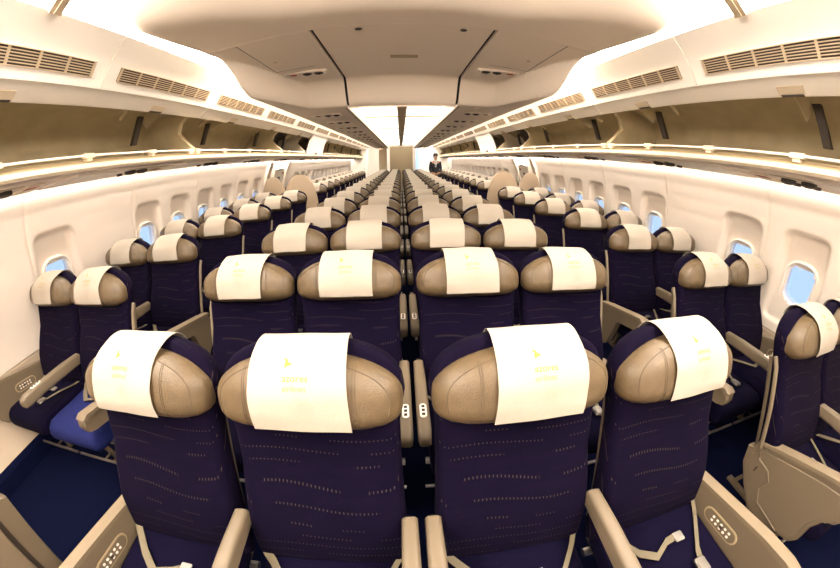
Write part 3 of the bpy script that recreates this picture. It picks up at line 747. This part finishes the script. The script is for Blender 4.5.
# small ceiling fittings
m = MB(); m.prism(rrect(0, 0, .21, .055, .006), 'z', -.006, .004); m.prism(rrect(0, 0, .19, .035, .004), 'z', -.008, -.005, 1)
o = m.obj('ceiling_vent', ['gold', 'olive']); o.location = (.01, 2.52, zc(0, 2.5)); o['label'] = 'small tan rectangular vent in the near centre ceiling panel'; o['category'] = 'vent'
for X in (-.27, .36):
    m = MB(); m.ell((0, 0, -.004), (.022, .014, .007)); o = m.obj('ceiling_catch', 'dkbrown'); o.location = (X, 1.955, zc(X, 1.95)); o['label'] = f"small dark latch on the {'left' if X < 0 else 'right'} front edge of the centre ceiling panel"; o['category'] = 'latch'
def cpsu(x, y, label, big):
    z = zc(x, y); t = thing('passenger_service_unit', label, 'service panel', (x, y, z), 'centre ceiling service units')
    w = .40 if big else .34
    m = MB(); m.prism(rrect(0, 0, w, .085, .02), 'z', -.014, .006, 0, .004); m.obj('base_plate', 'panel' if big else 'ceil', t)
    for q in (.02, .12):
        m = MB(); m.ell(((q if x < 0 else -q), 0, -.014), (.042, .026, .017), 0); m.ell(((q if x < 0 else -q), -.012, -.026), (.02, .012, .008), 1); m.obj('reading_lamp', ['dkbrown', 'lens'], t)
    m = MB(); m.box(((-.10 if x < 0 else .10), 0, -.017), (.05, .03, .006)); m.obj('seat_belt_sign', 'red' if big else 'dkbrown', t)
    for q in (-.17, .17):
        m = MB(); m.box((q, 0, -.018), (.012, .07, .012)); m.obj('clip', 'white', t)
for sx, nm in ((-1, 'left'), (1, 'right')):
    cpsu(sx * .83, 2.74, f'service panel with lamps and red sign on the {nm} of the near ceiling step', True)
    for i in range(15): cpsu(sx * .88, 3.72 + ROWP * i, f'lamp and vent strip under the {nm} centre ceiling, {ORD[i]} beyond the step', False)
    m = MB()
    x = sx * 1.06; m.tube([(0, -.02, 0), (0, .0, -.004), (sx * .03, .01, 0)], .003, 0, 5); o = m.obj('ceiling_catch', 'slat'); o.location = (sx * .93, 2.35, zc(.93, 2.35) - .002); o['label'] = f'tiny clip on the {nm} near ceiling panel'; o['category'] = 'latch'
# roof and ends that close the cabin
m = MB(); m.box((0, (YA + YB) / 2, 2.72), (5.64, YB - YA, .04)); m.box((0, -.6, 2.50), (2.2, 1.9, .03), 1); m.obj('ceiling', ['exterior', 'white'], kind='structure')
t = thing('ceiling_light', 'unseen glowing ceiling panel added ahead of the first rows to brighten the front ceiling', 'ceiling light', (0, -.35, 2.47)); m = MB(); m.prism(rrect(0, 0, 1.7, .8, .05), 'z', -.006, .006); m.obj('diffuser', 'front_fill', t)  # unseen panel, added to brighten the front ceiling rise and near seats
m = MB(); m.prism(rrect(0, 0, 1.76, .86, .06), 'z', .006, .015); m.obj('frame', 'white', t)
m = MB(); m.box((0, YA - .02, 1.35), (5.64, .04, 2.7)); m.obj('wall_front', 'panel', kind='structure')
m = MB(); m.box((-1.0, YB, 1.35), (3.6, .04, 2.7)); m.box((2.3, YB, 1.35), (1.0, .04, 2.7)); m.box((1.3, YB, 2.4), (1.1, .04, .6)); m.obj('wall_back', 'white', kind='structure')
m = MB(); m.box((0, 15.05, 1.06), (1.09, .08, 2.12)); m.box((0, 15.0, 2.105), (1.11, .03, .03), 1); m.obj('wall_center', ['bulk', 'slat'], kind='structure')
m = MB(); m.box((1.27, 16.2, 1.2), (.72, .06, 2.4)); m.obj('wall_center', 'white', kind='structure')
for X0, X1, nm, lab in ((-1.06, -.70, 'left', 'narrow beige cabinet left of the centre bulkhead at the cabin end'), (-2.42, -1.62, 'left', 'beige galley block behind the left rear seats'), (1.62, 2.42, 'right', 'beige galley block behind the right rear seats')):
    t = thing('galley_cabinet', lab, 'cabinet', ((X0 + X1) / 2, 15.3, 0))
    w = X1 - X0; m = MB(); m.box((0, 0, 1.03), (w, .5, 2.06)); m.obj('body', 'partition' if w < .5 else 'white', t)
    m = MB(); m.box((0, -.256, 1.0), (w * .86, .012, 1.7)); m.obj('door', 'white' if w > .5 else 'bulk', t)
    m = MB(); m.box((w * .3, -.27, 1.1), (.03, .02, .12)); m.obj('handle', 'metal', t)
# ------------------------------------------------------------------ cabin attendant standing in the right aisle
def skin(name, pts, edges, rad, matn, parent):
    me = bpy.data.meshes.new(name); me.from_pydata(pts, edges, []); me.materials.append(M[matn])
    o = bpy.data.objects.new(name, me); COL.objects.link(o); o.parent = parent
    sm = o.modifiers.new('skin', 'SKIN'); sm.use_smooth_shade = True
    for i, r in enumerate(rad): me.skin_vertices[0].data[i].radius = r if isinstance(r, tuple) else (r, r)
    me.skin_vertices[0].data[0].use_root = True
    ss = o.modifiers.new('sub', 'SUBSURF'); ss.levels = 2; ss.render_levels = 2
    return o
p = thing('person', 'person in black uniform, white shirt and dark tie standing in the right aisle', 'person', (1.29, 11.9, 0))
P = [(0, 0, .92), (0, 0, 1.08), (0, 0, 1.25), (0, 0, 1.38), (0, -.01, 1.45), (0, -.02, 1.50), (0, -.03, 1.58), (0, -.025, 1.66),
     (.17, 0, 1.37), (.205, .0, 1.12), (.16, -.17, .98), (.09, -.22, .97), (-.17, 0, 1.37), (-.205, 0, 1.12), (-.16, -.17, .98), (-.09, -.22, .97),
     (.10, 0, .86), (.11, -.01, .48), (.11, .02, .09), (.11, -.12, .04), (-.10, 0, .86), (-.11, -.01, .48), (-.11, .02, .09), (-.11, -.12, .04)]
E_ = [(0, 1), (1, 2), (2, 3), (3, 4), (4, 5), (5, 6), (6, 7), (3, 8), (8, 9), (9, 10), (10, 11), (3, 12), (12, 13), (13, 14), (14, 15), (0, 16), (16, 17), (17, 18), (18, 19), (0, 20), (20, 21), (21, 22), (22, 23)]
RD = [(.15, .10), (.13, .09), (.15, .10), (.14, .085), .05, .05, (.075, .09), (.06, .075), .055, .042, .03, .03, .055, .042, .03, .03, .08, .055, .04, .035, .08, .055, .04, .035]
skin('body', P, E_, RD, 'skin', p)
J = [0, 1, 2, 3, 8, 9, 10, 12, 13, 14]; ix = {a: i for i, a in enumerate(J)}
skin('jacket', [P[j] for j in J], [(ix[a], ix[b]) for a, b in E_ if a in ix and b in ix], [tuple(v + .018 for v in (RD[j] if isinstance(RD[j], tuple) else (RD[j],) * 2)) for j in J], 'suit', p)
J = [0, 16, 17, 18, 20, 21, 22]; ix = {a: i for i, a in enumerate(J)}
skin('trousers', [P[j] for j in J], [(ix[a], ix[b]) for a, b in E_ if a in ix and b in ix], [tuple(v + .015 for v in (RD[j] if isinstance(RD[j], tuple) else (RD[j],) * 2)) for j in J], 'suit', p)
for sx in (-1, 1):
    m = MB(); m.ell((sx * .11, -.05, .045), (.05, .13, .045)); m.obj('shoe', 'hair', p)
    m = MB()
    for q in range(4): m.tube([(sx * .085, -.235 - .005 * q, .985 - .018 * q), (sx * .03, -.262, .975 - .018 * q), (sx * (-.005 + .006 * q), -.25, .965 - .018 * q)], [.010, .009, .007], 0, 6)
    m.tube([(sx * .09, -.225, .99), (sx * .06, -.25, 1.01), (sx * .04, -.262, 1.005)], [.012, .01, .008], 0, 6); m.obj('hand', 'skin', p)
m = MB(); m.prism([(-.055, 1.45), (.055, 1.45), (.012, 1.20), (-.012, 1.20)], 'y', -.137, -.118); m.obj('shirt', 'shirt', p)
m = MB(); m.prism([(-.012, 1.43), (.012, 1.43), (.016, 1.24), (0, 1.21), (-.016, 1.24)], 'y', -.146, -.136); m.obj('tie', 'hair', p)
m = MB(); m.ell((0, -.0, 1.655), (.093, .105, .095)); m.ell((0, .05, 1.60), (.075, .06, .07)); m.obj('hair', 'hair', p)
for sx in (-1, 1): m = MB(); m.ell((sx * .03, -.115, 1.615), (.011, .006, .006)); m.obj('eye', 'hair', p)
m = MB(); m.ell((0, -.127, 1.59), (.011, .016, .02)); m.obj('nose', 'skin', p)
m = MB(); m.ell((0, -.112, 1.553), (.022, .008, .006)); m.obj('mouth', 'red', p)
# ------------------------------------------------------------------ daylight and output
w = bpy.data.worlds.new('sky'); S.world = w; w.use_nodes = True; bg = w.node_tree.nodes['Background']
bg.inputs[0].default_value = (.55, .71, 1.0, 1); bg.inputs[1].default_value = .95
S.view_settings.view_transform = 'Standard'; S.view_settings.look = 'None'; S.view_settings.gamma = 1; S.view_settings.exposure = .55; S.view_settings.use_curve_mapping = False
S.cycles.max_bounces = 8; S.cycles.diffuse_bounces = 5
